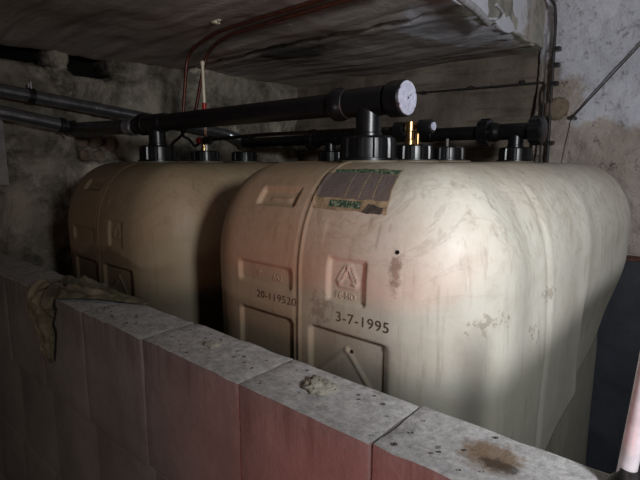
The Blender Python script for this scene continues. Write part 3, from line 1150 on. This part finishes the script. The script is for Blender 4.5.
g4 = empty('fill_line', (-2.0, 0.7, 1.65), 'lower grey metal pipe elbowed into the black fill pipe', 'pipe')
MB().tube(rel(g4, [(-2.0, 0.40, 1.706), (-2.0, 0.785, 1.641)]), 0.0245, 28).build('pipe', M['grey_pipe'], g4)
MB().tube(rel(g4, fillet([(-2.0, 0.765, 1.644), (-2.0, 0.815, 1.634), (-1.95, 0.812, 1.630), (-1.50, 0.81, 1.617)], 0.045)), 0.0245, 28).build('elbow_pipe', M['steel_dark'], g4)
MB().lathe([(0.0255, 0), (0.029, 0.002), (0.029, 0.020), (0.0255, 0.022)], (0.0, 0.06, -0.0045), (0, 0.985, -0.168), 28).build('clamp_ring', M['steel_dark'], g4)
MB().lathe([(0.0255, 0), (0.0295, 0.002), (0.0295, 0.010), (0.0255, 0.012)], (0.0, 0.105, -0.013), (0, 0.985, -0.168), 28).build('clamp_ring', M['steel_dark'], g4)
MB().tube(rel(g4, [(-1.985, 0.775, 1.612), (-1.965, 0.775, 1.606)]), 0.005, 8).build('clamp_screw', M['steel_dark'], g4)
MB().lathe([(0.0245, 0), (0.029, 0.003), (0.029, 0.047), (0.0265, 0.05)], (0.445, 0.11, -0.031), (1, 0, -0.02), 28).build('grey_collar', M['grey_pipe'], g4)

# ------------------------------------------------------------------ oil withdrawal fittings
def withdrawal(tx, label):
    g = empty('withdrawal_valve', (tx, 0.985, 1.5405), label, 'valve', 'withdrawal valves')
    MB().lathe([(0.012, 0), (0.012, 0.012), (0.009, 0.014), (0.009, 0.030), (0.013, 0.032), (0.013, 0.052), (0.008, 0.054)], (-0.008, 0, 0.0), (0, 0, 1), 24).build('brass_body', M['brass'], g)
    MB().tube([(0.012, 0, 0), (0.012, 0, 0.044)], 0.0045, 12).build('brass_rod', M['brass'], g)
    MB().lathe([(0.011, 0), (0.016, 0.002), (0.016, 0.024), (0.012, 0.028)], (-0.022, 0, 0.038), (-1, 0, 0), 24).build('black_nut', M['black'], g)
    MB().lathe([(0.010, 0), (0.016, 0.002), (0.016, 0.030), (0.014, 0.034)], (0.016, 0, 0.040), (1, 0, 0), 24).build('black_knob', M['black'], g)
    MB().lathe([(0.009, 0), (0.009, 0.003)], (0.050, 0, 0.040), (1, 0, 0), 20).build('knob_face', M['disc'], g)
    MB().tube([(-0.008, 0, 0.044), (0.018, 0, 0.042)], 0.007, 12).build('brass_bridge', M['brass'], g)
    return g


withdrawal(TANKS[0], 'brass withdrawal valve with black knobs behind the tee of the pale tank')
w2 = empty('withdrawal_valve', (TANKS[1], 0.985, 1.5405), 'small brass withdrawal valve with red collar on the left tank', 'valve', 'withdrawal valves')
MB().lathe([(0.010, 0), (0.010, 0.010), (0.007, 0.012), (0.007, 0.024), (0.011, 0.026), (0.011, 0.042), (0.006, 0.044)], (-0.006, 0, 0), (0, 0, 1), 24).build('brass_body', M['brass'], w2)
MB().lathe([(0.012, 0), (0.014, 0.002), (0.014, 0.022), (0.011, 0.026)], (0.004, 0, 0.034), (1, 0, 0), 24).build('black_nut', M['black'], w2)
MB().lathe([(0.006, 0), (0.011, 0.002), (0.011, 0.02), (0.006, 0.022)], (-0.016, 0, 0.035), (-1, 0, 0), 24).build('red_collar', M['red'], w2)

gt = empty('gauge_tube', (TANKS[1] + 0.006, 0.985, 1.5405), 'slim upright pale gauge tube with rounded tip and red ring on left tank', 'tube')
MB().tube([(0.002, 0, 0.0), (-0.002, 0, 0.278)], 0.0048, 14).build('tube', M['tube'], gt)
MB().lathe([(0.005, 0), (0.0068, 0.002), (0.0068, 0.010), (0.004, 0.014), (0.001, 0.015)], (-0.002, 0, 0.276), (0, 0, 1), 16).build('tip', M['tube'], gt)
MB().lathe([(0.005, 0), (0.0075, 0.002), (0.0075, 0.020), (0.005, 0.022)], (-0.001, 0, 0.135), (0, 0, 1), 16).build('red_ring', M['red'], gt)

sl = MB().tube(fillet([(TANKS[0] - 0.052, 0.985, 1.5785), (-0.75, 1.02, 1.584), (-1.15, 1.03, 1.587), (-1.345, 0.995, 1.578), (-1.352, 0.985, 1.5745)], 0.05), 0.0058, 12).build('suction_line', M['steel_dark'])
tag(sl, 'thin dull metal line linking the two brass valves', 'pipe')

# copper pair from the ceiling down to the left tank
def copper(label, ceil_y, xs, z_top, drop, hose):
    g = empty('copper_line', (xs, ceil_y, 1.70), label, 'pipe', 'copper lines under the slab')
    MB().tube(rel(g, fillet([(-0.69, ceil_y + 0.0, z_top + 0.002), (-1.10, ceil_y, z_top), (-1.40, ceil_y + 0.01, z_top - 0.002), (xs, ceil_y + 0.03, z_top - 0.035), drop], 0.06, 10)), 0.0062, 12).build('tube', M['copper'], g)
    MB().tube(rel(g, fillet(hose, 0.04, 8)), 0.0050, 10).build('hose', M['black'], g)
    return g


copper('copper pipe on the ceiling bending down to the left tank, front of the pair', 1.034, -1.578, 1.932, (-1.588, 1.04, 1.66),
       [(-1.588, 1.04, 1.675), (-1.588, 1.03, 1.60), (-1.52, 1.02, 1.585), (-1.46, 1.0, 1.555), (-1.41, 0.99, 1.572), (-1.397, 0.985, 1.576)])
copper('copper pipe on the ceiling bending down to the left tank, rear of the pair', 1.085, -1.535, 1.932, (-1.545, 1.06, 1.66),
       [(-1.545, 1.06, 1.675), (-1.53, 1.0, 1.60), (-1.49, 0.92, 1.560), (-1.465, 0.90, 1.503)])

cc = empty('cable_clip', (-1.292, 0.982, 1.940), 'small white plastic clip stuck on the ceiling near the copper pipes', 'clip')
MB().box((-0.018, -0.006, -0.003), (0.018, 0.006, 0.010)).build('plate', M['tube'], cc)
MB().box((-0.006, -0.010, -0.010), (0.006, 0.010, -0.002)).build('saddle', M['tube'], cc)
MB().tube([(0.012, 0, -0.009), (0.012, 0, 0.001)], 0.003, 8).build('nail', M['steel'], cc)

# ------------------------------------------------------------------ pipes and wires on the back wall
hp = empty('wall_conduit', (-1.0, 2.16, 1.84), 'thin dark conduit running level along back wall then turning down', 'conduit')
MB().tube(rel(hp, fillet([(-2.0, 2.165, 1.848), (-1.25, 2.165, 1.842), (-0.655, 2.155, 1.829), (-0.640, 2.098, 1.79), (-0.634, 2.085, 1.50), (-0.634, 2.085, 1.0)], 0.03, 8)), 0.0042, 10).build('tube', M['wire'], hp)
for x in (-1.22, -0.98, -0.75):
    MB().box((x - 0.004 + 1.0, -0.006, -0.008), (x + 0.004 + 1.0, 0.03, 0.008)).build('clip', M['wire'], hp)
vp_ = empty('wall_pipe', (-0.61, 2.085, 1.5), 'dark vertical conduit on the corner of the whitewashed wall', 'conduit')
MB().tube(rel(vp_, fillet([(-0.673, 2.085, 2.155), (-0.622, 2.085, 2.12), (-0.612, 2.085, 2.05), (-0.606, 2.085, 1.55), (-0.604, 2.085, 1.0)], 0.05, 8)), 0.0058, 12).build('tube', M['wire'], vp_)
for z in (1.94, 1.88, 1.81, 1.58):
    MB().box((-0.004, -0.009, z - 1.5 - 0.007), (0.022, 0.02, z - 1.5 + 0.007)).build('clip', M['steel_dark'], vp_)

wr = empty('wall_wire', (-0.523, 2.09, 1.677), 'thin black wire stretched slantwise up the whitewashed wall', 'wire')
MB().tube(rel(wr, [(-0.523, 2.085, 1.677), (-0.43, 2.078, 1.784), (-0.327, 2.08, 1.907), (-0.1, 2.085, 2.17)]), 0.0030, 8).build('strand', M['wire'], wr)
MB().tube(rel(wr, [(-0.523, 2.12, 1.672), (-0.523, 2.072, 1.677)]), 0.008, 8).build('hook', M['steel_dark'], wr)
st = MB().tube([(-0.520, 2.08, 1.67), (-0.528, 2.078, 1.58), (-0.538, 2.078, 1.48), (-0.542, 2.08, 1.40)], 0.0018, 6).build('string', M['string'])
tag(st, 'pale string hanging from the wire hook down the wall', 'string')

cd = empty('slab_conduit', (-0.64, 1.45, 1.935), 'pale conduit stub at the slab edge bent back in a hook', 'conduit')
MB().tube(rel(cd, fillet([(-0.612, 1.17, 1.938), (-0.630, 1.40, 1.935), (-0.648, 1.535, 1.930)], 0.03)), 0.011, 16).build('tube', M['conduit'], cd)
MB().tube(rel(cd, fillet([(-0.640, 1.50, 1.934), (-0.620, 1.535, 1.936), (-0.590, 1.50, 1.942), (-0.588, 1.44, 1.950)], 0.03)), 0.0045, 10).build('hook', M['conduit'], cd)

# ------------------------------------------------------------------ things on the low wall
def mortar_lump(loc, r, h, label, seed):
    bm = bmesh.new()
    bmesh.ops.create_icosphere(bm, subdivisions=4, radius=1.0)
    P = np.array([v.co[:] for v in bm.verts])
    n = fbm(P + seed, 1.6, 4)
    n2 = fbm(P + seed, 6.0, 3)
    for v, p, a, b in zip(bm.verts, P, n, n2):
        s = 1 + 0.5 * a + 0.28 * b
        v.co = (p[0] * r * s, p[1] * r * 0.85 * s, max(p[2], -0.15) * h * (1 + 0.7 * b))
    me = bpy.data.meshes.new('mortar_lump')
    bm.to_mesh(me)
    bm.free()
    me.polygons.foreach_set('use_smooth', [True] * len(me.polygons))
    o = link_mesh('mortar_lump', me, M['lump'], None, loc)
    return tag(o, label, 'mortar', 'mortar lumps on the block wall')


mortar_lump((-0.430, 0.490, 1.180), 0.024, 0.011, 'crusty pale mortar lump in the middle of the wall top', 1.0)
mortar_lump((-0.681, 0.486, 1.180), 0.017, 0.006, 'low round mortar lump on the wall top, farther left', 4.0)

cm = MB()
rc = random.Random(5)
ico = bmesh.new()
bmesh.ops.create_icosphere(ico, subdivisions=1, radius=1.0)
icv = [v.co.copy() for v in ico.verts]
icf = [tuple(v.index for v in f.verts) for f in ico.faces]
ico.free()
for i in range(90):
    x = rc.uniform(-1.15, 0.1)
    y = rc.uniform(0.432, 0.532)
    s = rc.uniform(0.0006, 0.0020) * (1.4 if rc.random() < 0.1 else 1)
    cm.add([(x + v.x * s * rc.uniform(0.8, 1.7), y + v.y * s * rc.uniform(0.8, 1.3), 1.1815 + v.z * s * 0.6) for v in icv], icf, False)
o = cm.build('mortar_crumbs', M['crumb'])
tag(o, 'scattered dark crumbs of mortar on the wall top', 'crumbs', kind='stuff')

# rag thrown over the wall
def make_rag():
    """cloth laid out on the wall unrolled flat: x along the wall, v > 0 on its top, v < 0 down its face"""
    path = np.array([(-0.985, 0.121), (-1.05, 0.103), (-1.11, 0.092), (-1.17, 0.074), (-1.222, 0.050), (-1.262, 0.012), (-1.276, -0.035), (-1.270, -0.085), (-1.256, -0.130), (-1.243, -0.172)])
    half = np.array([0.005, 0.020, 0.030, 0.042, 0.056, 0.070, 0.076, 0.062, 0.040, 0.010])
    amp = np.array([0.004, 0.014, 0.022, 0.042, 0.050, 0.034, 0.026, 0.024, 0.018, 0.006])
    t0 = np.linspace(0, 1, len(path))
    nt_, nw = 150, 80
    t = np.linspace(0, 1, nt_ + 1)
    C = np.stack([np.interp(t, t0, path[:, i]) for i in range(2)], -1)
    for _ in range(30):
        C[1:-1] = (C[:-2] + 2 * C[1:-1] + C[2:]) / 4
    hw = np.interp(t, t0, half)
    am = np.interp(t, t0, amp)
    tg = np.gradient(C, axis=0)
    tg /= np.linalg.norm(tg, axis=1, keepdims=True)
    nr = np.stack([-tg[:, 1], tg[:, 0]], -1)
    u = np.linspace(-1, 1, nw + 1)
    V = []
    for i in range(nt_ + 1):
        ti = t[i]
        q = np.stack([u * 1.1, np.full_like(u, ti * 5.0), np.full_like(u, 0.4)], -1)
        ph = 1.4 * math.sin(6 * ti) + 2.0 * fbm(q, 1.1, 2)
        r1 = 1 - np.abs(np.sin(u * 4.2 + ph))
        r2 = 1 - np.abs(np.sin(u * 8.6 - ph * 1.6 + 0.7))
        q2 = np.stack([u * 2.0, np.full_like(u, ti * 13.0), np.full_like(u, 2.2)], -1)
        body = 0.55 * r1 ** 1.3 + 0.25 * r2 + 0.35 * (fbm(q2, 1.6, 3) + 0.4)
        body *= np.sqrt(np.clip(1 - np.abs(u) ** 3, 0, 1)) * 0.9 + 0.1
        lift = 0.0015 + am[i] * np.clip(body, 0, None)
        q3 = np.array([[ti * 14, 1.0, 0.0], [ti * 14, 7.0, 0.0]])
        eL, eR = 1 + 0.55 * fbm(q3, 1.0, 2)
        lat = u * hw[i] * np.where(u < 0, eL, eR)
        p = C[i] + lat[:, None] * nr[i]
        x, v = p[:, 0], p[:, 1]
        w = sstep(v, 0.016, -0.016)
        rr = 0.008
        y = np.where(v > 0, 0.412 + v, 0.412)
        z = np.where(v > 0, 1.1835, 1.1835 + v)
        V.append(np.stack([x + 0.25 * lift * np.sin(u * 6 + ph), y - lift * w, z + lift * (1 - w)], -1))
    V = np.array(V).reshape(-1, 3)
    W = nw + 1
    Fc = [(i * W + j, i * W + j + 1, (i + 1) * W + j + 1, (i + 1) * W + j) for i in range(nt_) for j in range(nw)]
    me = mesh_from('cleaning_rag', V, Fc, True)
    o = link_mesh('cleaning_rag', me, M['rag'])
    md = o.modifiers.new('thickness', 'SOLIDIFY')
    md.thickness = 0.0016
    md.offset = 0.0
    return tag(o, 'crumpled olive-brown rag draped over the block wall', 'rag')


make_rag()

# bright steel pole leaning by the right end of the wall
pl = empty('steel_pole', (-0.057, 0.522, 1.180), 'slim bright steel pole leaning at the right end of the block wall', 'pole')
MB().tube([(0.0, 0.0, 0.012), (0.006, 0.0, 0.10), (0.0115, 0.0, 0.185)], 0.0085, 24).build('tube', M['pole'], pl)
MB().lathe([(0.0145, 0.0), (0.0155, 0.003), (0.013, 0.010), (0.0098, 0.016), (0.0095, 0.026)], (0, 0, 0.0), (0.1, 0, 1), 24).build('foot', M['steel_dark'], pl)
for a in (0.4, 2.2, 4.1):
    MB().lathe([(0.004, 0), (0.0045, 0.001), (0.0045, 0.005), (0.002, 0.007)], (0.0155 * math.cos(a), 0.0155 * math.sin(a), 0.0), (0, 0, 1), 6).build('foot_bolt', M['steel'], pl)
